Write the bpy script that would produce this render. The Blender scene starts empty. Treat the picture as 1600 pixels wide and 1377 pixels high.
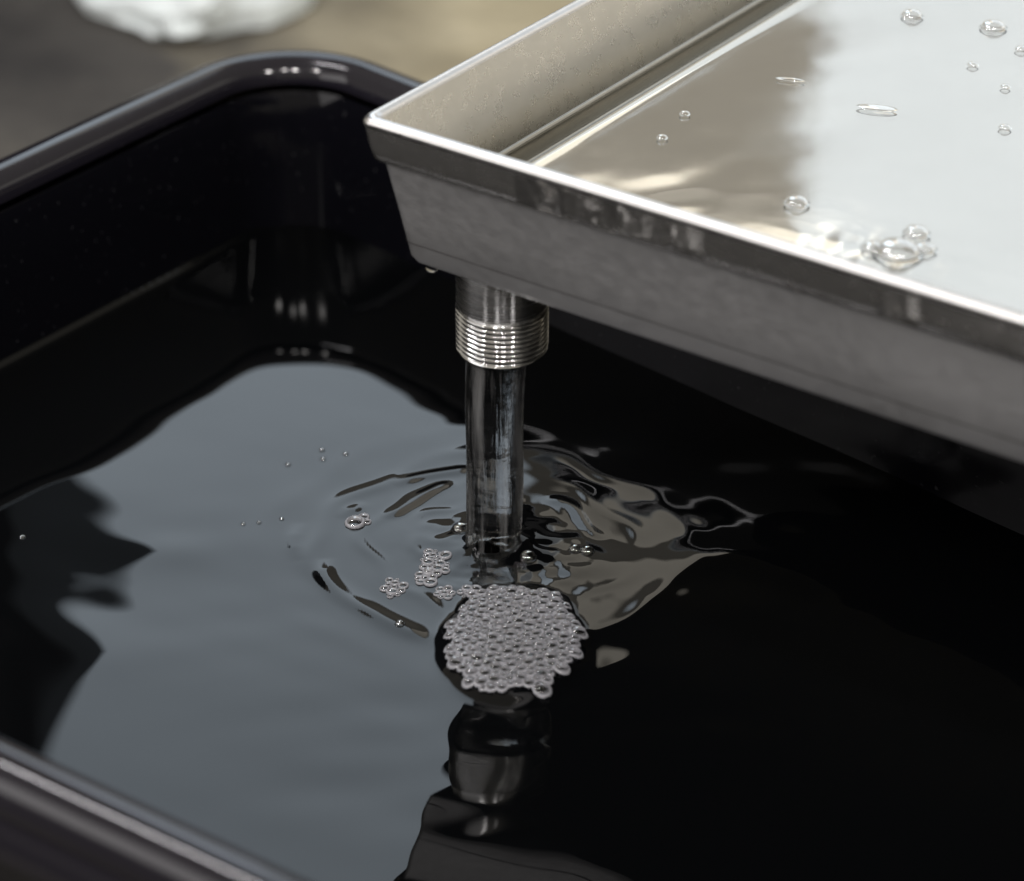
import bpy, bmesh, math, random
import numpy as np
from mathutils import Vector, Matrix
random.seed(7); rng = np.random.RandomState(11)
rad = math.radians
scene = bpy.context.scene
C = scene.collection

# ------------------------------------------------------------------ camera
cam_d = bpy.data.cameras.new('camera'); cam = bpy.data.objects.new('camera', cam_d); C.objects.link(cam)
cam.location = (0.00357, -0.91609, 0.57329); cam.rotation_euler = (rad(60), 0, 0)
cam_d.sensor_width = 36; cam_d.lens = 18 / math.tan(rad(10)); cam_d.clip_end = 200; cam_d.clip_start = .02
cam_d.dof.use_dof = True; cam_d.dof.focus_distance = 1.075; cam_d.dof.aperture_fstop = 7.0
scene.camera = cam

# ------------------------------------------------------------------ world, lamps, exposure
w = bpy.data.worlds.new("World"); scene.world = w; w.use_nodes = True
w.node_tree.nodes['Background'].inputs[0].default_value = (.40, .37, .315, 1)
w.node_tree.nodes['Background'].inputs[1].default_value = 1.0
scene.view_settings.view_transform = 'Standard'; scene.view_settings.look = 'None'
scene.view_settings.exposure = 0; scene.view_settings.gamma = 1
scene.render.engine = 'CYCLES'
cy = scene.cycles
cy.use_denoising = True; cy.max_bounces = 12; cy.transparent_max_bounces = 24
cy.caustics_reflective = False; cy.caustics_refractive = False

def lamp(name, loc, target, sx, sy, L, col, shape='RECTANGLE'):
    d = bpy.data.lights.new(name, 'AREA'); d.shape = shape; d.size = sx; d.size_y = sy
    A = sx * sy * (math.pi / 4 if shape in ('DISK', 'ELLIPSE') else 1)
    d.energy = L * math.pi * A; d.color = col
    o = bpy.data.objects.new(name, d); C.objects.link(o); o.location = loc
    o.rotation_euler = (Vector(target) - Vector(loc)).to_track_quat('-Z', 'Y').to_euler()
    return o

def panel_lamp(name, az, el, dist, r0, r1, u0, u1, L, col):
    """a large soft panel hung 'dist' metres from the tub towards azimuth az, elevation el"""
    az, el = rad(az), rad(el)
    n = Vector((math.sin(az) * math.cos(el), math.cos(az) * math.cos(el), math.sin(el)))
    rt = Vector((math.cos(az), -math.sin(az), 0)); up = rt.cross(n)
    p = n * dist + rt * (r0 + r1) / 2 + up * (u0 + u1) / 2
    o = lamp(name, p, p - n, r1 - r0, u1 - u0, L, col)
    M = Matrix((-rt, up, n)).transposed()
    o.rotation_euler = M.to_euler()
    return o
panel_lamp('overhead_panel', -4, 32, 1.8, -.345, .115, -.22, .75, 2.45, (.80, .95, 1.10))
panel_lamp('warm_panel', 4, 25, 1.85, -.06, .21, .165, .75, 1.3, (1, .93, .80))  # added lamp standing in for tan surroundings mirrored right of the stream
panel_lamp('white_panel', 9, 22, 1.8, .035, 2.0, -.30, .9, .82, (.86, .98, 1.10))
panel_lamp('right_fill', 82, 16, 2.2, -.9, .9, -.35, .6, .75, (1, .96, .88))  # added fill lamp, brightens the tray's left inner wall
panel_lamp('side_fill', -112, 14, 1.9, -.7, .7, -.25, .6, 2.1, (1, .97, .97))  # added fill lamp, brightens the tray's front wall and lip
# a row of small round workshop lamps behind and above the camera
t_ = Vector((-.50, .18, .85)) * 2.0
tl = lamp('tube_lamp', t_, t_ - Vector((0, 0, 1)), .9, .07, 60, (1, .98, 1)); tl.rotation_euler = (0, 0, rad(-36))
for k, (a_, e_, L_) in enumerate(((-48, 42, 110), (-14, 45, 130), (4, 47, 80), (31, 43, 120))):
    a, e = rad(a_), rad(e_); dd = 2.3
    lamp('ceiling_lamp', (math.sin(a) * math.cos(e) * dd, -math.cos(a) * math.cos(e) * dd, math.sin(e) * dd),
         (0, 0, .1), .22, .22, L_, (1, .96, .93), 'DISK')

# ------------------------------------------------------------------ materials
def mat(name, base, rough=.5, metal=0, ior=1.45, trans=0, spec=.5):
    m = bpy.data.materials.new(name); m.use_nodes = True
    b = m.node_tree.nodes['Principled BSDF']
    b.inputs['Base Color'].default_value = (*base, 1); b.inputs['Roughness'].default_value = rough
    b.inputs['Metallic'].default_value = metal; b.inputs['IOR'].default_value = ior
    b.inputs['Transmission Weight'].default_value = trans
    b.inputs['Specular IOR Level'].default_value = spec
    return m, m.node_tree, b
def nd(nt, t, **kw):
    n = nt.nodes.new(t)
    for k, v in kw.items(): setattr(n, k, v)
    return n
def noise(nt, scale, detail=4, rough=.5, stretch=(1, 1, 1), rot=(0, 0, 0), coord='Object'):
    tc = nd(nt, 'ShaderNodeTexCoord'); mp = nd(nt, 'ShaderNodeMapping'); n = nd(nt, 'ShaderNodeTexNoise')
    mp.inputs['Scale'].default_value = stretch; mp.inputs['Rotation'].default_value = rot
    nt.links.new(tc.outputs[coord], mp.inputs[0]); nt.links.new(mp.outputs[0], n.inputs['Vector'])
    n.inputs['Scale'].default_value = scale; n.inputs['Detail'].default_value = detail; n.inputs['Roughness'].default_value = rough
    return n
def ramp(nt, src, pts):
    r = nd(nt, 'ShaderNodeValToRGB'); nt.links.new(src, r.inputs[0])
    el = r.color_ramp.elements
    while len(el) < len(pts): el.new(.5)
    for e, (p, c) in zip(el, pts):
        e.position = p; e.color = (*c, 1) if not isinstance(c, (int, float)) else (c, c, c, 1)
    return r
def bump(nt, b, src, strength, dist):
    n = nd(nt, 'ShaderNodeBump'); n.inputs['Strength'].default_value = strength; n.inputs['Distance'].default_value = dist
    nt.links.new(src, n.inputs['Height']); nt.links.new(n.outputs[0], b.inputs['Normal']); return n

TA = rad(-36)                                              # tub and tray heading
# ground
m_ground, nt, b = mat('ground_dirt', (.2, .18, .14), .9)
n1 = noise(nt, 3.2, 6, .6); r = ramp(nt, n1.outputs[0], [(.32, (.022, .020, .020)), (.5, (.062, .057, .052)), (.66, (.12, .11, .09))])
n3 = noise(nt, 9, 6, .65); r3 = ramp(nt, n3.outputs[0], [(.3, (.30, .255, .16)), (.7, (.50, .44, .31))])
tc = nd(nt, 'ShaderNodeTexCoord'); sx_ = nd(nt, 'ShaderNodeSeparateXYZ'); nt.links.new(tc.outputs['Object'], sx_.inputs[0])
ad = nd(nt, 'ShaderNodeMath', operation='MULTIPLY_ADD'); nt.links.new(n1.outputs[0], ad.inputs[0]); ad.inputs[1].default_value = .5; nt.links.new(sx_.outputs['X'], ad.inputs[2])
rm = ramp(nt, ad.outputs[0], [(.02, 0), (.22, 1)]); mx = nd(nt, 'ShaderNodeMix', data_type='RGBA')          # sandy patch to the right
nt.links.new(rm.outputs[0], mx.inputs['Factor']); nt.links.new(r.outputs[0], mx.inputs['A']); nt.links.new(r3.outputs[0], mx.inputs['B'])
nt.links.new(mx.outputs['Result'], b.inputs['Base Color']); n2 = noise(nt, 60, 5); bump(nt, b, n2.outputs[0], .6, .01)
# black plastic
for nm_, base_, sp_ in (('black_plastic', (.003, .003, .0045), .28), ('rim_plastic', (.010, .009, .013), .55)):  # rim copy is lighter and purpler, painting in its reflected sky
  m_plastic_, nt, b = mat(nm_, base_, .2, spec=sp_)
  n1 = noise(nt, 40, 5, .6); r = ramp(nt, n1.outputs[0], [(.35, .07), (.55, .11), (.7, .20)]); nt.links.new(r.outputs[0], b.inputs['Roughness'])
  n3 = noise(nt, 420, 2, .6); r3 = ramp(nt, n3.outputs[0], [(.68, base_), (.76, (.03, .03, .033))]); nt.links.new(r3.outputs[0], b.inputs['Base Color'])
  n2 = noise(nt, 18, 2); bump(nt, b, n2.outputs[0], .10, .004)
m_plastic, m_rim = bpy.data.materials['black_plastic'], bpy.data.materials['rim_plastic']
# steels
def steel(name, base, r0, r1, stretch, b_s, b_d, b_scale=6, metal=1.0, grain=.06):
    m, nt, b = mat(name, base, r0, metal)
    n1 = noise(nt, 30, 6, .65, stretch, (0, 0, -TA)); r = ramp(nt, n1.outputs[0], [(.3, r0), (.7, r1)])
    nt.links.new(r.outputs[0], b.inputs['Roughness'])
    n0 = noise(nt, 9, 6, .6)
    c = ramp(nt, n0.outputs[0], [(.3, tuple(x * .92 for x in base)), (.7, base)]); nt.links.new(c.outputs[0], b.inputs['Base Color'])
    n2 = noise(nt, b_scale, 3, .5); n4 = noise(nt, 90, 3, .6, stretch, (0, 0, -TA))
    am = nd(nt, 'ShaderNodeMath', operation='MULTIPLY_ADD'); nt.links.new(n4.outputs[0], am.inputs[0]); am.inputs[1].default_value = grain; nt.links.new(n2.outputs[0], am.inputs[2])
    bump(nt, b, am.outputs[0], b_s, b_d)
    return m, nt, b
m_pan, _, _ = steel('brushed_steel', (.50, .498, .51), .40, .52, (.12, 9, 9), .14, .006, 10, .85, .12)
m_lip, _, _ = steel('polished_steel', (.60, .585, .57), .19, .30, (.3, 8, 8), .35, .005, 12, .93, .008)
nt = m_lip.node_tree; b = nt.nodes['Principled BSDF']; bp = b.inputs['Normal'].links[0].from_node; hs = bp.inputs['Height'].links[0].from_socket
tc = nd(nt, 'ShaderNodeTexCoord'); vm = nd(nt, 'ShaderNodeVectorMath', operation='DOT_PRODUCT'); vm.inputs[1].default_value = (math.cos(TA), math.sin(TA), 0); nt.links.new(tc.outputs['Object'], vm.inputs[0])
rm = ramp(nt, vm.outputs['Value'], [(.028, 0), (.036, 1), (.088, .6), (.102, 0), (.1655, 0), (.168, 1), (.176, 1), (.179, 0)])          # bump patches added so the folded lip catches bright reflections
n5 = noise(nt, 70, 2.5, .5, (1, 1, .6)); mu = nd(nt, 'ShaderNodeMath', operation='MULTIPLY'); nt.links.new(rm.outputs[0], mu.inputs[0]); nt.links.new(n5.outputs[0], mu.inputs[1])
mu2 = nd(nt, 'ShaderNodeMath', operation='MULTIPLY_ADD'); nt.links.new(mu.outputs[0], mu2.inputs[0]); mu2.inputs[1].default_value = 9; nt.links.new(hs, mu2.inputs[2]); nt.links.new(mu2.outputs[0], bp.inputs['Height'])
m_under, _, _ = steel('shaded_steel', (.10, .10, .10), .5, .65, (1, 1, 1), .1, .004, 12)  # tray steel painted dark for the shaded underside
m_inner, _, _ = steel('brushed_inner_steel', (.70, .675, .62), .24, .34, (.25, 6, 6), .15, .004, 14, 1.0, .018)
m_gutter, _, _ = steel('gutter_steel', (.27, .26, .235), .10, .20, (.25, 6, 6), .15, .004, 14, 1.0, .02)  # base darkened to paint in the shade of the recessed channel
m_bead, _, _ = steel('rim_bead_steel', (.74, .73, .73), .26, .36, (.3, 8, 8), .1, .003, 40)
m_floor, _, _ = steel('wet_steel', (.72, .70, .66), .025, .06, (1, 1, 1), .05, .004, 11, 1.0, .01)
m_pipe, nt, b = steel('turned_steel', (.80, .80, .81), .22, .30, (1, 1, 40), .05, .001, 60)
b.inputs['Anisotropic'].default_value = .85; b.inputs['Anisotropic Rotation'].default_value = .25
tg = nd(nt, 'ShaderNodeTangent', direction_type='RADIAL', axis='Z'); nt.links.new(tg.outputs[0], b.inputs['Tangent'])
m_thread, _, _ = steel('threaded_steel', (.80, .80, .80), .10, .20, (1, 1, 1), .15, .001, 90)
m_scribe, _, _ = mat('scribed_line', (.06, .055, .055), .6)
# water
m_water, nt, b = mat('dark_water', (.0015, .0017, .002), .012, 0, 1.333)
m_clear, nt, b = mat('clear_water', (.97, .98, .99), .0, 0, 1.333, 1.0)
m_stream, nt, b = mat('stream_water', (.97, .98, .99), .03, 0, 1.333, .90)      # a little air in it
n1 = noise(nt, 260, 4, .6, (1, 1, .06)); n2 = noise(nt, 120, 3, .5); mm = nd(nt, 'ShaderNodeMath', operation='MULTIPLY_ADD')
nt.links.new(n2.outputs[0], mm.inputs[0]); mm.inputs[1].default_value = .5; nt.links.new(n1.outputs[0], mm.inputs[2]); bump(nt, b, mm.outputs[0], .8, .0016)
n3 = noise(nt, 170, 4, .65, (1, 1, .07)); r = ramp(nt, n3.outputs[0], [(.46, 1.0), (.72, .90)]); nt.links.new(r.outputs[0], b.inputs['Transmission Weight'])
# bubble film: mostly see-through, mirror-like towards its edges
def film(name, f0, f1, tint=(1, 1, 1)):
    m = bpy.data.materials.new(name); m.use_nodes = True; nt = m.node_tree; nt.nodes.clear()
    o = nd(nt, 'ShaderNodeOutputMaterial'); mx = nd(nt, 'ShaderNodeMixShader')
    t = nd(nt, 'ShaderNodeBsdfTransparent'); g = nd(nt, 'ShaderNodeBsdfGlossy'); g.inputs['Roughness'].default_value = .04
    g.inputs['Color'].default_value = (*tint, 1)
    lw = nd(nt, 'ShaderNodeLayerWeight'); lw.inputs[0].default_value = .35
    r = ramp(nt, lw.outputs['Facing'], [(.0, f0), (1, f1)])
    nt.links.new(r.outputs[0], mx.inputs[0]); nt.links.new(t.outputs[0], mx.inputs[1]); nt.links.new(g.outputs[0], mx.inputs[2])
    nt.links.new(mx.outputs[0], o.inputs[0]); return m
m_film = film('bubble_film', .02, .42)
m_foam, nt, b = mat('foam_wall', (.23, .23, .25), .10, 0, 1.4, 0)
b.inputs['Subsurface Weight'].default_value = 0

# ------------------------------------------------------------------ mesh helpers
def mesh_np(name, V, F, smooth=True):
    me = bpy.data.meshes.new(name)
    V = np.asarray(V, dtype=np.float32); me.vertices.add(len(V)); me.vertices.foreach_set('co', V.ravel())
    F = np.asarray(F, dtype=np.int32); n = F.shape[1]
    me.loops.add(F.size); me.loops.foreach_set('vertex_index', F.ravel())
    me.polygons.add(len(F)); me.polygons.foreach_set('loop_start', np.arange(0, F.size, n, dtype=np.int32))
    me.polygons.foreach_set('loop_total', np.full(len(F), n, dtype=np.int32))
    me.update(calc_edges=True); me.validate()
    me.polygons.foreach_set('use_smooth', np.full(len(me.polygons), smooth)); me.update()
    return me
def link(name, me, m, parent=None, loc=None):
    o = bpy.data.objects.new(name, me); C.objects.link(o)
    for x in (m if isinstance(m, (list, tuple)) else [m]): me.materials.append(x)
    if parent: o.parent = parent
    if loc: o.location = loc
    return o
def from_bm(name, bm, m, parent=None, smooth=True, loc=None):
    bmesh.ops.recalc_face_normals(bm, faces=bm.faces)
    me = bpy.data.meshes.new(name); bm.to_mesh(me); bm.free()
    me.set_sharp_from_angle(angle=rad(48))
    for p in me.polygons: p.use_smooth = smooth and len(p.vertices) <= 4      # large flat caps stay flat
    return link(name, me, m, parent, loc)
def tag(o, label=None, cat=None, group=None, kind=None):
    if label: o['label'] = label
    if cat: o['category'] = cat
    if group: o['group'] = group
    if kind: o['kind'] = kind
    return o
def empty(name, loc=(0, 0, 0)):
    o = bpy.data.objects.new(name, None); C.objects.link(o); o.location = loc; o.empty_display_size = .02; return o

def offset_ring(poly, o, radius, seg=10):
    """ccw polygon -> offset outwards by o, corners filleted with the given radii"""
    n = len(poly); P = [Vector(p) for p in poly]; lines = []
    for i in range(n):
        a, b_ = P[i], P[(i + 1) % n]; d = (b_ - a).normalized(); nrm = Vector((d.y, -d.x)); lines.append((a + nrm * o, d, nrm))
    out = []
    for i in range(n):
        a0, d0, n0 = lines[i - 1]; a1, d1, n1 = lines[i]
        den = d0.x * d1.y - d0.y * d1.x; t = ((a1.x - a0.x) * d1.y - (a1.y - a0.y) * d1.x) / den
        c = a0 + d0 * t; r = max(radius if isinstance(radius, (int, float)) else radius[i], 1e-5)
        ang = math.acos(max(-1, min(1, d0.dot(d1)))); tl = r * math.tan(ang / 2)
        ctr = c - d0 * tl - n0 * r
        s = math.atan2(n0.y, n0.x)
        for k in range(seg + 1):
            t = s + ang * k / seg; out.append((ctr.x + math.cos(t) * r, ctr.y + math.sin(t) * r))
    return out
def sweep(poly, profile, seg=10, cap0=False, cap1=False):
    """profile: list of (offset, z, corner radius)"""
    bm = bmesh.new(); rings = []
    for o, z, r in profile:
        rings.append([bm.verts.new((x, y, z)) for x, y in offset_ring(poly, o, r, seg)])
    n = len(rings[0])
    for a, b_ in zip(rings, rings[1:]):
        for i in range(n): bm.faces.new((a[i], a[(i + 1) % n], b_[(i + 1) % n], b_[i]))
    if cap0: bm.faces.new(rings[0])
    if cap1: bm.faces.new(rings[-1])
    return bm
def lathe(bm, prof, n=48, c=(0, 0), close=False, mi=0):
    rings = []
    for r, z in prof:
        if r < 1e-7: rings.append([bm.verts.new((c[0], c[1], z))])
        else: rings.append([bm.verts.new((c[0] + r * math.cos(2 * math.pi * k / n), c[1] + r * math.sin(2 * math.pi * k / n), z)) for k in range(n)])
    for a, b_ in zip(rings, rings[1:]):
        for i in range(n):
            j = (i + 1) % n
            if len(a) == 1 and len(b_) == 1: continue
            f = (a[0], b_[j], b_[i]) if len(a) == 1 else (a[i], a[j], b_[0]) if len(b_) == 1 else (a[i], a[j], b_[j], b_[i])
            bm.faces.new(f).material_index = mi

# ------------------------------------------------------------------ ground
N = 60; xs = np.linspace(-6, 6, N); X, Y = np.meshgrid(xs, xs + 1)
idx = np.arange(N * N).reshape(N, N)
F = np.stack([idx[:-1, :-1], idx[:-1, 1:], idx[1:, 1:], idx[1:, :-1]], -1).reshape(-1, 4)
g = link('ground', mesh_np('ground', np.stack([X, Y, -.17 + .006 * np.sin(X * 5 + Y * 3) * np.cos(Y * 4)], -1).reshape(-1, 3), F), m_ground)
tag(g, kind='structure')

# ------------------------------------------------------------------ tub
u2 = Vector((math.cos(TA), math.sin(TA))); v2 = Vector((-u2.y, u2.x))
def isect(p, d, q, e):
    den = d.x * e.y - d.y * e.x; t = ((q.x - p.x) * e.y - (q.y - p.y) * e.x) / den; return p + d * t
def dirv(a): return Vector((math.cos(rad(a)), math.sin(rad(a))))
# inner top line of each wall (rim bead centre lies 10 mm outside it)
dL = dirv(53.2); nL = Vector((-dL.y, dL.x)); pL = Vector((-.1700, .2080)) - nL * .0065
dF = dirv(-35.4); nF = Vector((dF.y, -dF.x)); pF = Vector((-.1440, -.2367)) - nF * .0105
dB = dirv(-44.0); nB = Vector((-dB.y, dB.x)); pB = Vector((-.0440, .2500)) - nB * .0055
A = isect(pL, dL, pB, dB); B = isect(pL, dL, pF, dF)
Cc = B + dF * .95; D = A + dB * .95
TUB = [B, Cc, D, A]                                        # ccw
R0 = .036
prof_basin = [(-.022, -.150, R0 - .022), (-.016, -.146, R0 - .016), (-.013, -.135, R0 - .013), (-.004, -.003, R0 - .004), (-.0025, .030, R0 - .0025), (-.0015, .058, R0), (.0005, .064, R0)]
outer = [(.0165, .052, R0 + .0165), (.012, .040, R0 + .012), (.006, .030, R0 + .006), (.003, 0, R0 + .003), (-.008, -.150, R0 - .008), (-.014, -.164, R0 - .014), (-.022, -.166, R0 - .022)]
tub = empty('plastic_tub', (0, 0, -.166)); tag(tub, 'glossy black plastic tub with rounded rim, filled with dark water', 'tub')
def under(o, root): o.parent = root; o.matrix_parent_inverse = Matrix.Translation(-Vector(root.location)); return o
bm = sweep(TUB, list(reversed(outer)) + [(.0165, .052, R0)][:0], 16, cap0=True)
under(from_bm('outer_wall', bm, m_plastic), tub)
bm = sweep(TUB, prof_basin, 16, cap0=True)
under(from_bm('inner_wall', bm, m_plastic), tub)
rim = []
for k in range(0, 15):                                     # rolled bead
    a = math.pi * (1.02 - k / 14 * 1.22); rim.append((.0105 + .0105 * math.cos(a), .068 + .0105 * math.sin(a), R0 + .0105 + .0105 * math.cos(a)))
rim += [(.0205, .058, R0 + .02), (.0215, .050, R0 + .0215), (.0205, .047, R0 + .02), (.0165, .0505, R0 + .0165)]
bm = sweep(TUB, rim, 16); under(from_bm('rolled_rim', bm, m_rim), tub)

# ------------------------------------------------------------------ tub water height field
RAFT = np.array([(-0.0092, -0.0353), (0.0036, -0.031), (0.0174, -0.0353), (0.0241, -0.0508), (0.0272, -0.069), (0.0246, -0.0848), (0.0168, -0.0945), (0.0036, -0.1021), (-0.0074, -0.0983), (-0.0153, -0.0868), (-0.02, -0.069), (-0.0147, -0.0487)])
RC = RAFT.mean(0)
def raft_d(x, y):
    """normalised radius inside the foam raft outline (1 on the outline)"""
    ang = np.arctan2(y - RC[1], x - RC[0]); a = np.arctan2(RAFT[:, 1] - RC[1], RAFT[:, 0] - RC[0]); rr = np.hypot(*(RAFT - RC).T)
    o = np.argsort(a); return np.hypot(x - RC[0], y - RC[1]) / np.interp(ang, a[o], rr[o], period=2 * math.pi)
def waves(x, y, lam, amp, n, seed, heading=None, spread=math.pi):
    r = np.random.RandomState(seed); h = np.zeros_like(x)
    for _ in range(n):
        l = lam * r.uniform(.65, 1.5); a = (heading or 0) + r.uniform(-spread, spread); k = 2 * math.pi / l
        h += amp * (l / lam) * np.sin(k * (x * math.cos(a) + y * math.sin(a)) + r.uniform(0, 7))
    return h / math.sqrt(n)
def gauss(x, y, cx, cy_, sx, sy=None): return np.exp(-((x - cx) / sx) ** 2 - ((y - cy_) / (sy or sx)) ** 2)
def height(x, y):
    r = np.hypot(x, y); th = np.arctan2(y, x)
    h = waves(x, y, .11, .00022, 7, 3) + waves(x, y, .045, .000052, 9, 4) * (.35 + .65 * gauss(x, y, 0, -.06, .16))
    h += gauss(x, y, 0, -.05, .13) * waves(x, y, .026, .000050, 9, 14, math.pi / 2 - .25, .7)
    am = (.5 + .5 * np.sin(th * 3 + 1.2) * np.cos(th * 5 - .4)) * (1 - .75 * gauss(x, y, .07, .0, .05, .06))
    for rr, wd, a in ((.068, .0042, .00044), (.049, .0030, .00028), (.033, .0026, .00024), (.088, .006, .00014)):
        h += a * (.10 + am) * np.exp(-((r - rr - .003 * np.sin(th * 4 + rr * 300) - .002 * np.sin(th * 9 + rr * 500)) / wd) ** 2)
    tur = gauss(x, y, .075, .02, .06, .07)
    h += tur * (waves(x, y, .036, .00034, 8, 5, math.pi / 2, 1.0) + waves(x, y, .012, .00002, 8, 6))
    near = gauss(x, y, .003, -.014, .020, .022)
    h += near * (waves(x, y, .011, .00028, 10, 8) + waves(x, y, .005, .00012, 8, 9))
    h += gauss(x, y, -.15, -.03, .05, .06) * waves(x, y, .045, .00012, 6, 21)
    h += gauss(x, y, .0, -.13, .07, .05) * waves(x, y, .034, .00026, 7, 22)
    h += .0007 * np.exp(-np.clip(r - .0105, 0, 1) / .0016) + .0042 * np.exp(-(r / .0165) ** 2)
    h += np.exp(-(r / .019) ** 2) * waves(x, y, .009, .00042, 10, 51)
    for r0, wd, a, c0, c1 in ((.067, .0034, .00055, -2.98, -1.95), (.062, .0030, .00040, 2.62, 2.86), (.058, .0028, .00050, 1.75, 2.35), (.047, .0026, .00045, 1.95, 2.75), (.036, .0024, .00040, .1, 1.1), (.076, .003, .0004, 2.95, 3.3)):
        t_ = (th - c0) % (2 * math.pi); span = c1 - c0; win = np.clip(t_ / .12, 0, 1) * np.clip((span - t_) / .12, 0, 1)
        h += a * win * np.exp(-((r - r0 - .0016 * np.sin(th * 7 + r0 * 400)) / wd) ** 2)
    h += .00042 * gauss(x, y, -.120, -.004, .019, .012) + .0003 * gauss(x, y, -.135, -.075, .02, .02)
    h += .0010 * gauss(x, y, .120, .030, .034, .045)
    for bx, by, bs, ba in ((.088, .052, .014, .00045), (.104, .022, .016, .0007), (.082, -.006, .012, .0004), (.118, .046, .013, .0005), (.100, -.018, .013, .0005), (.132, .016, .014, .0006), (.066, .022, .010, .00025), (.145, .034, .012, .0005)):
        h += ba * gauss(x, y, bx, by, bs * 1.25, bs)
    S = [(x - a_.x) * -(b_ - a_).normalized().y + (y - a_.y) * (b_ - a_).normalized().x for a_, b_ in ((TUB[3], TUB[0]),)]
    h += .0020 * np.exp(-(S[0] - .005).clip(0, 1) / .0016)
    d = raft_d(x, y); h += .0028 / (1 + np.exp((d - 1.02) / .05))
    return h
def axis(lo, a, b_, hi, step, coarse):
    return np.concatenate([np.arange(lo, a, coarse), np.arange(a, b_, step), np.arange(b_, hi, coarse)])
gx = axis(-.36, -.235, .26, 1.1, .0011, .012); gy = axis(-.75, -.30, .31, .5, .0011, .012)
X, Y = np.meshgrid(gx, gy); Z = height(X, Y)
def inside_tub(x, y, o):
    S = []
    for i in range(4):
        a, b_ = TUB[i], TUB[(i + 1) % 4]; d = (b_ - a).normalized(); S.append((x - a.x) * -d.y + (y - a.y) * d.x + o)
    ok = np.ones_like(x, bool)
    for s in S: ok &= s > 0
    for i in range(4):
        s, t = S[i - 1], S[i]; R = R0 + o; m = (s < R) & (t < R); ok &= ~(m & ((R - s) ** 2 + (R - t) ** 2 > R * R))
    return ok
ins = inside_tub(X, Y, -.004 + .0022)
idx = np.arange(X.size).reshape(X.shape)
F = np.stack([idx[:-1, :-1], idx[:-1, 1:], idx[1:, 1:], idx[1:, :-1]], -1).reshape(-1, 4)
F = F[ins.ravel()[F].all(1)]
used = np.unique(F); rem = np.full(X.size, -1); rem[used] = np.arange(len(used))
wtr = link('water', mesh_np('water', np.stack([X, Y, Z], -1).reshape(-1, 3)[used], rem[F]), m_water)
tag(wtr, kind='structure')

# ------------------------------------------------------------------ tray
ZB, ZR = .117, .174
def T(u, v):                                               # tray frame -> world
    u -= .022 * (v + .02); return u2 * u + v2 * v
U0, V0, U1, V1 = -.0265, -.0198, .46, .62
TRAY = [T(U0, V0), T(U1, V0), T(U1, V1), T(U0, V1)]
tray = empty('metal_tray', (*T(U0, V0), ZB)); tag(tray, 'shallow stainless steel tray with folded rim, draining into black tub', 'tray')
slope = .009 / (ZR - ZB)
def wo(z): return slope * (z - ZB)
pan = [(-.0012, ZB + .0006, .004), (wo(ZB + .003), ZB + .003, .005), (wo(ZB + .02), ZB + .02, .005), (wo(ZR - .014), ZR - .014, .004)]
bm = sweep(TRAY, pan, 8); under(from_bm('outer_pan', bm, m_pan), tray)
bm = sweep(TRAY, [(-.010, ZB + .0004, .002), (-.0030, ZB, .003), (-.0012, ZB + .0006, .004)], 8, cap0=True); under(from_bm('base_plate', bm, m_under), tray)
lip = [(wo(ZR - .0155) + .0002, ZR - .0155, .004), (wo(ZR - .0165) + .0016, ZR - .0165, .004), (wo(ZR - .016) + .0024, ZR - .0158, .004), (wo(ZR - .012) + .0027, ZR - .012, .004), (wo(ZR) + .0020, ZR - .0035, .004)]
bead = []
for k in range(11):
    a = -.6 + k / 10 * (math.pi + .6); bead.append((wo(ZR) + .0002 + .0023 * math.cos(a), ZR - .0024 + .0024 * math.sin(a), .0045))
bm = sweep(TRAY, bead, 8); bead_o = from_bm('rim_bead', bm, m_bead)
bm = sweep(TRAY, lip, 8); fr = under(from_bm('folded_rim', bm, m_lip), tray); bead_o.parent = fr
inn = [(wo(ZR) - .0018, ZR - .0022, .004), (wo(ZR) - .0020, ZR - .006, .004), (wo(.150) - .002, .150, .004), (wo(.1375) - .0022, .1375, .004)]
bm = sweep(TRAY, inn, 8); under(from_bm('inner_wall', bm, m_inner), tray)
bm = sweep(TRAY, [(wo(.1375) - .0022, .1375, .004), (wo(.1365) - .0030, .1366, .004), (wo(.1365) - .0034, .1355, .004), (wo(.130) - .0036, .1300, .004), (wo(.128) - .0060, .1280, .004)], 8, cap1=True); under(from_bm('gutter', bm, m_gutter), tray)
# raised floor plate right of the drain gutter
G0 = -.006
plate_poly = [T(G0, V0 + .001), T(U1 - .001, V0 + .001), T(U1 - .001, V1 - .001), T(G0, V1 - .001)]
bm = sweep(plate_poly, [(0, .1281, .001), (0, .1405, .001), (-.0006, .1422, .001), (-.0022, .1430, .001)], 4, cap1=True)
under(from_bm('floor_plate', bm, m_floor), tray)
# scribed fold line on the front and left walls
bm = sweep(TRAY, [(wo(ZB + .0088) + .0003, ZB + .0088, .005), (wo(ZB + .0092) + .00035, ZB + .0092, .005)], 8)
from_bm('fold_line', bm, m_scribe).parent = bpy.data.objects['outer_pan']
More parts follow.
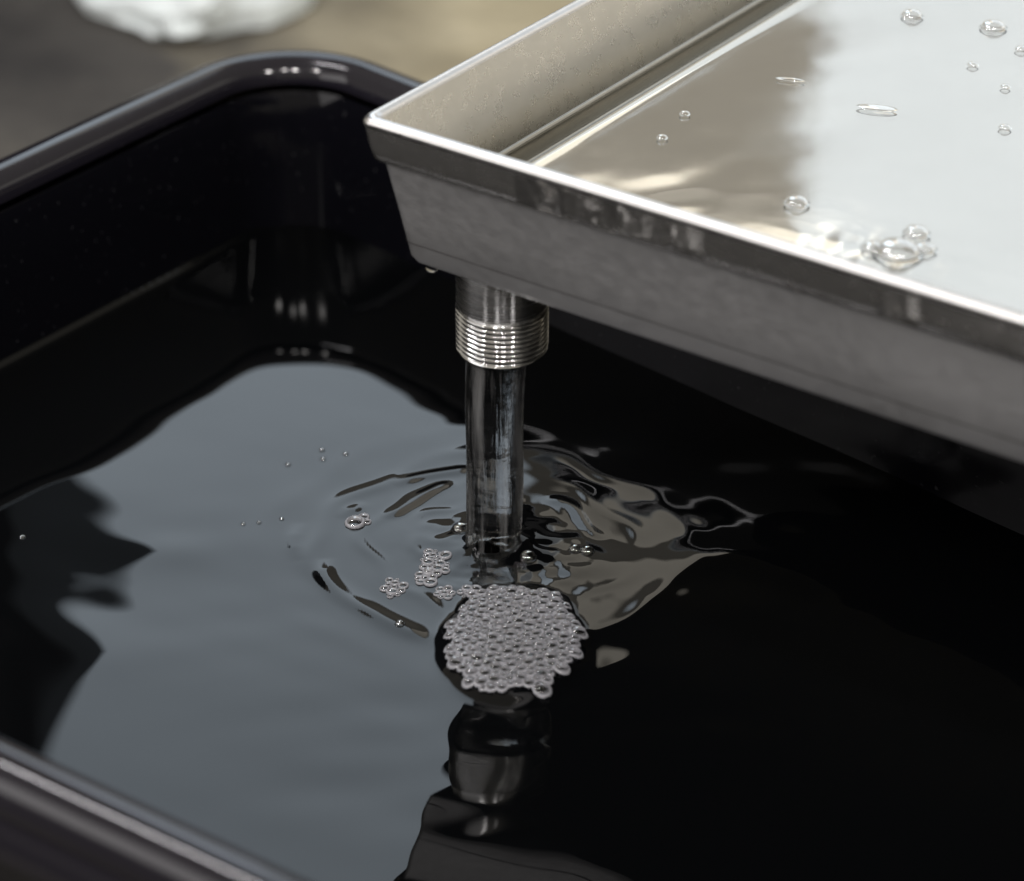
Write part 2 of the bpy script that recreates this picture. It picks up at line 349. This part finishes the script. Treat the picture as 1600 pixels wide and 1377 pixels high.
# drain pipe + helical thread
zt = .1000; z0 = .0825
bm = bmesh.new(); lathe(bm, [(.0128, z0 + .004), (.0128, ZB), (.0163, ZB + .001), (.0163, zt + .0010), (.0160, zt + .0003), (.0150, zt + .0002)], 64)
under(from_bm('drain_pipe', bm, m_pipe), tray)
n, pitch = 72, .0019; turns = (zt - z0) / pitch; V = []; per = 10; rows = int(turns * per) + 1
for i in range(rows + 1):
    z = z0 + (zt - z0) * i / rows
    for k in range(n):
        ph = (z / pitch + k / n) % 1; tri = abs(ph * 2 - 1)
        end = min(1, (z - z0) / .0015)
        r = .0153 + .0014 * min(1, max(0, (tri - .12) / .76)) * (.3 + .7 * end)
        V.append((r * math.cos(2 * math.pi * k / n), r * math.sin(2 * math.pi * k / n), z))
Fq = [(i * n + k, i * n + (k + 1) % n, (i + 1) * n + (k + 1) % n, (i + 1) * n + k) for i in range(rows) for k in range(n)]
b0 = len(V)
for r, z in ((.0140, z0 - .0004), (.0128, z0 + .0004), (.0128, z0 + .006)):
    V += [(r * math.cos(2 * math.pi * k / n), r * math.sin(2 * math.pi * k / n), z) for k in range(n)]
Fq += [(k, b0 + k, b0 + (k + 1) % n, (k + 1) % n) for k in range(n)]
for j in (0, 1): Fq += [(b0 + j * n + k, b0 + (j + 1) * n + k, b0 + (j + 1) * n + (k + 1) % n, b0 + j * n + (k + 1) % n) for k in range(n)]
link('pipe_thread', mesh_np('pipe_thread', V, Fq), m_thread).parent = bpy.data.objects['drain_pipe']

# ------------------------------------------------------------------ water film in the tray
uu = np.concatenate([np.arange(G0 + .0002, .26, .0014), np.arange(.26, U1, .02)]); vv = np.concatenate([np.arange(V0 - .002, .34, .0014), np.arange(.34, V1, .02)])
Uu, Vv = np.meshgrid(uu, vv)
def tray_h(u, v):
    h = .1452 + waves(u, v, .09, .00012, 6, 31) + waves(u, v, .03, .000012, 8, 32)
    h += gauss(u, v, .05, .03, .03, .05) * waves(u, v, .035, .00012, 6, 33)
    h += gauss(u, v, .14, .03, .03, .02) * waves(u, v, .012, .00012, 6, 34)
    e = np.clip((u - G0) / .006, 0, 1); return .1431 + (h - .1431) * np.sqrt(1 - (1 - e) ** 2)
Zz = tray_h(Uu, Vv)
su = Uu - .022 * (Vv + .02)
XY = np.stack([u2.x * su + v2.x * Vv, u2.y * su + v2.y * Vv, Zz], -1)
idx = np.arange(Uu.size).reshape(Uu.shape)
F = np.stack([idx[:-1, :-1], idx[:-1, 1:], idx[1:, 1:], idx[1:, :-1]], -1).reshape(-1, 4)
tw = link('tray_water', mesh_np('tray_water', XY.reshape(-1, 3), F), m_clear); tag(tw, kind='structure')

# ------------------------------------------------------------------ falling stream
n, rows = 72, 90; V = []
rs = np.random.RandomState(5); modes = [(m, rs.uniform(.0003, .0007) / (1 + .12 * m), rs.uniform(0, 7), rs.uniform(-18, 18), rs.uniform(20, 90), rs.uniform(0, 7)) for m in (2, 3, 4, 5, 7, 9, 12, 16)]
ztop, zbot = .088, -.004
for i in range(rows + 1):
    t = i / rows; z = ztop + (zbot - ztop) * t
    cx = -.0018 - .0018 * t + .0004 * math.sin(z * 75); cyy = -.0005
    for k in range(n):
        th = 2 * math.pi * k / n; r = .0112 - .0010 * t + .0005 * max(0, (t - .9) / .1) ** 2
        for m, a, ph, tw_, kz, pz in modes: r += a * math.sin(m * th + ph + tw_ * z) * (.55 + .45 * math.sin(kz * z + pz)) * min(1, t * 4 + .2)
        r += .00005 * math.sin(900 * z + 3 * math.sin(th * 2)) * max(0, t - .75) * 4
        V.append((cx + r * math.cos(th), cyy + r * math.sin(th), z))
Fq = [(i * n + k, (i + 1) * n + k, (i + 1) * n + (k + 1) % n, i * n + (k + 1) % n) for i in range(rows) for k in range(n)]
V += [(-.0018, -.0005, ztop), (-.0036, -.0005, zbot)]; q = len(V)
me = bpy.data.meshes.new('water_stream'); me.from_pydata(V, [], Fq + [(k, (k + 1) % n, q - 2) for k in range(n)] + [(rows * n + (k + 1) % n, rows * n + k, q - 1) for k in range(n)])
for p in me.polygons: p.use_smooth = True
st = link('water_stream', me, m_stream); tag(st, 'clear stream of water falling from the threaded drain pipe', 'water stream')

# ------------------------------------------------------------------ bubbles
def bubble_mesh(name, n=12):
    bm = bmesh.new()
    lathe(bm, [(1.12, -.3), (1.12, .20), (1.05, .36), (.93, .43), (.80, .36), (.72, .1), (.70, -.3)], n, mi=0)
    lathe(bm, [(.93, .41), (.72, .66), (.38, .82), (0, .87)], n, mi=1)
    bmesh.ops.recalc_face_normals(bm, faces=bm.faces)
    me = bpy.data.meshes.new(name); bm.to_mesh(me); bm.free()
    for p in me.polygons: p.use_smooth = True
    me.materials.append(m_foam); me.materials.append(m_film); return me
def clear_mesh(name, n=24):
    """a single large bubble: thin dome with a thick wet foot"""
    bm = bmesh.new()
    lathe(bm, [(math.cos(a) * 1.0, math.sin(a) * .8) for a in [i * math.pi / 2 / 8 for i in range(8)]] + [(0, .8)], n, mi=1)
    lathe(bm, [(1.13, -.05), (1.06, .04), (1.02, .10), (.99, .14), (.97, .07), (.96, -.05)], n, mi=0)
    bmesh.ops.recalc_face_normals(bm, faces=bm.faces)
    me = bpy.data.meshes.new(name); bm.to_mesh(me); bm.free()
    for p in me.polygons: p.use_smooth = True
    me.materials.append(m_water_foot); me.materials.append(m_film2); return me
m_water_foot = m_clear; m_film2 = film('large_bubble_film', .12, .95)
def raft_bubble_mesh(name, n=12):
    bm = bmesh.new()
    lathe(bm, [(.86, .26), (.82, .16), (.80, -.4)], n, mi=0)
    lathe(bm, [(1.0, .30), (.82, .50), (.45, .66), (0, .72)], n, mi=1)
    bmesh.ops.recalc_face_normals(bm, faces=bm.faces)
    me = bpy.data.meshes.new(name); bm.to_mesh(me); bm.free()
    for p in me.polygons: p.use_smooth = True
    me.materials.append(m_foam); me.materials.append(m_film); return me
ME_B = bubble_mesh('bubble'); ME_R = raft_bubble_mesh('raft_bubble'); ME_C = clear_mesh('bubble')
def pack(inside, box, rmean, nmax, seed):
    """crowded, slightly uneven honeycomb packing relaxed so that neighbours touch"""
    r = np.random.RandomState(seed); pts = []; st = 1.96 * rmean; rot = r.uniform(0, 1)
    cx, cy_ = (box[0] + box[1]) / 2, (box[2] + box[3]) / 2; K = 30
    for i in range(-K, K):
        for j in range(-K, K):
            a, b_ = (i + .5 * (j % 2)) * st, j * st * .866
            x, y = cx + a * math.cos(rot) - b_ * math.sin(rot), cy_ + a * math.sin(rot) + b_ * math.cos(rot)
            if inside(x, y): pts.append((x + r.normal(0, .22) * rmean, y + r.normal(0, .22) * rmean))
    P = np.array(pts); rr = rmean * np.clip(r.normal(1, .30 if len(P) > 50 else .42, len(P)), .5, 1.7)
    for _ in range(40):
        D = P[:, None] - P[None]; d = np.hypot(D[..., 0], D[..., 1]) + 1e-9; ov = np.clip(rr[:, None] + rr[None] - d, 0, None); np.fill_diagonal(ov, 0)
        P = P + (D / d[..., None] * ov[..., None]).sum(1) * .22
    return [(x, y, q) for (x, y), q in zip(P, rr)][:nmax]
def bubbles(root, pts, seed, dome=0, cen=None, R=None, hs=1.0, me=None, grow=1.10):
    r = np.random.RandomState(seed); base = Vector(root.location)
    for x, y, rr in pts:
        z = float(height(np.array([x]), np.array([y]))[0])
        if dome: z += dome * max(0, 1 - (math.hypot(x - cen[0], y - cen[1]) / R) ** 2)
        o = bpy.data.objects.new('bubble', me or ME_B); C.objects.link(o); o.parent = root
        o.location = Vector((x, y, z)) - base; s = rr * grow
        o.scale = (s, s, s * r.uniform(.8, 1.1) * hs); o.rotation_euler = (r.uniform(-.12, .12), r.uniform(-.12, .12), r.uniform(0, 6))
raft = empty('foam_raft', (*RC, 0)); tag(raft, 'large round raft of packed white bubbles just in front of stream', 'foam')
pts = pack(lambda x, y: raft_d(np.array([x]), np.array([y]))[0] < .90 + .035 * math.sin(math.atan2(y - RC[1], x - RC[0]) * 9), (-.024, .03, -.106, -.028), .00172, 999, 1)
pts.sort(key=lambda p: p[1]); print('raft bubbles', len(pts)); bubbles(raft, pts[:300], 2, .0022, RC, .04, 1.0, ME_R, 1.0)
if len(pts) > 300:                                         # the rest, farthest from the lens, as one piece
    V, F = [], []
    src = [v.co.copy() for v in ME_R.vertices]
    for x, y, q in pts[300:]:
        z = float(height(np.array([x]), np.array([y]))[0]) + .0022 * max(0, 1 - (math.hypot(x - RC[0], y - RC[1]) / .04) ** 2); b0 = len(V)
        V += [(x + c.x * q, y + c.y * q, z + c.z * q) for c in src]; F += [([b0 + i for i in p.vertices], p.material_index) for p in ME_R.polygons]
    me = bpy.data.meshes.new('bubble_mass'); me.from_pydata(V, [], [f for f, _ in F])
    for p, (_, k) in zip(me.polygons, F): p.use_smooth = True; p.material_index = k
    tag(under(link('bubble_mass', me, [m_foam, m_film]), raft), kind='stuff')
# the wet skin that joins the bubbles of the raft: a honeycomb with a hole at every bubble
gx_ = np.arange(-.028, .034, .00026); gy_ = np.arange(-.112, -.024, .00026); Xs, Ys = np.meshgrid(gx_, gy_)
best = np.full(Xs.shape, 9.0); br = np.full(Xs.shape, .0018); gap = np.full(Xs.shape, 9.0)
for x, y, q in pts:
    d = np.hypot(Xs - x, Ys - y); m_ = d / q < best; best = np.where(m_, d / q, best); br = np.where(m_, q, br); gap = np.minimum(gap, d - q)
Zs = height(Xs, Ys) + .0022 * np.clip(1 - (np.hypot(Xs - RC[0], Ys - RC[1]) / .04) ** 2, 0, 1)
Zs += .00185 * (.16 + .20 * np.clip((best - .80) / .22, 0, 1) ** .6) - np.clip((gap - .0002) / .0007, 0, 2) * .0011
idx = np.arange(Xs.size).reshape(Xs.shape)
Fs = np.stack([idx[:-1, :-1], idx[:-1, 1:], idx[1:, 1:], idx[1:, :-1]], -1).reshape(-1, 4)
ok = ((best > .80) & (gap < .0007)).ravel(); Fs = Fs[ok[Fs].all(1)]
us = np.unique(Fs); rm_ = np.full(Xs.size, -1); rm_[us] = np.arange(len(us))
under(link('foam_skin', mesh_np('foam_skin', np.stack([Xs, Ys, Zs], -1).reshape(-1, 3)[us], rm_[Fs]), m_foam), raft)
def cluster(cx, cy_, rx, ry, rot, rm, nmax, seed, label, extra=()):
    root = empty('foam_cluster', (cx, cy_, 0)); tag(root, label, 'foam', 'small clusters of bubbles left of the stream')
    ca, sa = math.cos(rot), math.sin(rot)
    def inn_(x, y):
        dx, dy = x - cx, y - cy_; return ((dx * ca + dy * sa) / rx) ** 2 + ((-dx * sa + dy * ca) / ry) ** 2 < 1
    R = max(rx, ry) * 1.3
    bubbles(root, pack(inn_, (cx - R, cx + R, cy_ - R, cy_ + R), rm, nmax, seed), seed)
cluster(-.0245, -.0125, .0054, .0088, .1, .00140, 26, 41, 'tallest of the small foam clusters, left of the stream foot')
cluster(-.0283, -.0235, .0036, .0040, 0, .00130, 9, 47, 'dark edged foam cluster joined below the tallest small cluster')
cluster(-.0392, -.0300, .0036, .0058, 0, .00140, 11, 42, 'leftmost round foam cluster, lying apart on the grey reflection')
cluster(-.0208, -.0335, .0038, .0044, -.5, .00130, 9, 43, 'small foam cluster between leftmost cluster and big raft')
cluster(-.0118, -.0335, .0042, .0040, 0, .00130, 8, 44, 'little foam cluster touching the back left edge of big raft')
cluster(-.0525, .0182, .0034, .0040, 0, .00190, 3, 45, 'pair of tiny bubbles floating far left of the stream')
def single(x, y, r, label, zfun=height, group=None, name='bubble', flat=1.0, uvz=None):
    z = uvz if uvz is not None else float(zfun(np.array([x]), np.array([y]))[0])
    o = bpy.data.objects.new(name, ME_C); C.objects.link(o); o.location = (x, y, z); o.scale = (r, r, r * flat)
    tag(o, label, 'bubble', group); return o
single(-.0156, .0081, .0034, 'clear round bubble clinging to the left of the stream foot')
single(.0270, -.0045, .0024, 'low clear bubble right of the stream, left one of a pair')
single(.0315, -.0055, .0026, 'low clear bubble right of the stream, right one of a pair')
single(.0095, -.0120, .0030, 'clear bubble against the right of the stream foot')
single(-.0363, -.0549, .0017, 'tiny bright bubble on the dark ripple left of the raft')
single(-.1792, .0045, .0012, 'tiny bright speck bubble on black water near the left wall')
for x, y in ((-.0836, .0577), (-.0710, .0691), (-.0702, .0621), (-.0616, .0661)):
    single(x, y, .0011, 'one of four tiny dark bubbles near the back of the grey reflection', group='tiny dark bubbles at the back')
for x, y in ((-.0975, .0136), (-.0916, .0145), (-.0833, .0173)):
    single(x, y, .0009, 'one of three faint tiny bubbles in a row on the grey reflection', group='faint tiny bubbles in a row')
# bubbles on the tray water
def on_tray(u, v, r, label, flat=.72):
    p = T(u, v); z = float(tray_h(np.array([u]), np.array([v]))[0])
    return single(p.x, p.y, r, label, uvz=z, flat=flat)
def uv_of(x, y):
    p = Vector((x, y)); v = p.dot(v2); return p.dot(u2) + .022 * (v + .02), v
for (x, y), r, lab in (((.1616, .1613), .0040, 'round clear bubble at the far left of the white reflection in tray'),
                       ((.1920, .1492), .0048, 'large dark topped bubble near the far right of the tray water'),
                       ((.1014, -.0113), .0040, 'clear bubble on the tan edge of the white tray reflection'),
                       ((.1318, -.0495), .0075, 'largest clear bubble, close to the front rim of the tray'),
                       ((.1240, -.0465), .0038, 'small bubble touching left side of the largest tray bubble'),
                       ((.1410, -.0470), .0036, 'small bubble touching right side of the largest tray bubble'),
                       ((.1397, -.0349), .0042, 'medium bubble just behind the largest tray bubble'),
                       ((.1823, .0525), .0022, 'small bubble at the right edge of the tray water, midway'),
                       ((.1993, .1263), .0022, 'bright small bubble at the far right edge of the tray'),
                       ((.1787, .1111), .0020, 'tiny bright bubble nearer than the two large far tray bubbles'),
                       ((.1880, .0900), .0018, 'tiny bubble at right edge of tray water above the midway bubble'),
                       ((.0577, .0440), .0018, 'nearer of two tiny bright bubbles on the tan tray floor'),
                       ((.0669, .0652), .0018, 'farther of two tiny bright bubbles on the tan tray floor')):
    on_tray(*uv_of(x, y), r, lab)
for (x, y), sx_, sy_, rz, lab in (((.1377, .0698), .0068, .0028, -.25, 'flat elongated bubble outline on the white reflection in tray'), ((.1082, .0968), .0050, .0014, -.3, 'thin squiggle of film at the left edge of white tray reflection')):
    o = on_tray(*uv_of(x, y), .003, lab); o.scale = (sx_, sy_, .0007); o.rotation_euler = (0, 0, rz)
# drop hanging under the tray corner
bm = bmesh.new(); lathe(bm, [(0, 0.0005), (.0022, 0), (.0024, -.0010), (.0017, -.0022), (0, -.0027)], 16)
dr = from_bm('water_drop', bm, m_clear, loc=(-.0245, -.0030, ZB)); tag(dr, 'bright water drop hanging under the left corner of tray', 'drop')

# ------------------------------------------------------------------ background
rs = np.random.RandomState(3)
def lump(name, c, s, m, label, cat, seed, amp=.18):
    bm = bmesh.new(); bmesh.ops.create_icosphere(bm, subdivisions=4, radius=1)
    from mathutils import noise as mn
    for v in bm.verts:
        q = v.co * 1.6 + Vector((seed, 0, 0)); v.co *= 1 + amp * mn.fractal(q, 1, 2, 3); v.co = Vector((v.co.x * s[0], v.co.y * s[1], max(v.co.z, -.25) * s[2]))
    o = from_bm(name, bm, m, loc=c); tag(o, label, cat); return o
m_sheet, nt, b = mat('white_sheet', (.78, .84, .85), .35)
n1 = noise(nt, 25, 5); bump(nt, b, n1.outputs[0], .8, .02)
lump('white_bag', (-.215, 1.04, -.16), (.085, .13, .043), m_sheet, 'pale white bag lying out of focus on ground behind tub', 'bag', 4)
m_dark, nt, b = mat('dark_paint', (.012, .012, .014), .7, spec=.2)
n1 = noise(nt, 12, 4); r = ramp(nt, n1.outputs[0], [(.3, (.003, .003, .004)), (.7, (.007, .007, .008))]); nt.links.new(r.outputs[0], b.inputs['Base Color'])
bm = bmesh.new(); bmesh.ops.create_cube(bm, size=1)
for v in bm.verts: v.co = Vector((v.co.x * .5, v.co.y * .35, v.co.z * 1.1))
bmesh.ops.bevel(bm, geom=bm.edges[:], offset=.02, segments=3, affect='EDGES')
dk = from_bm('block', bm, m_dark, loc=(-.625, 1.19, -.17 + .55)); tag(dk, 'dark upright cabinet blurred beyond the left wall of tub', 'block')  # dark upright thing of unknown kind, placed by its dark reflection in the water
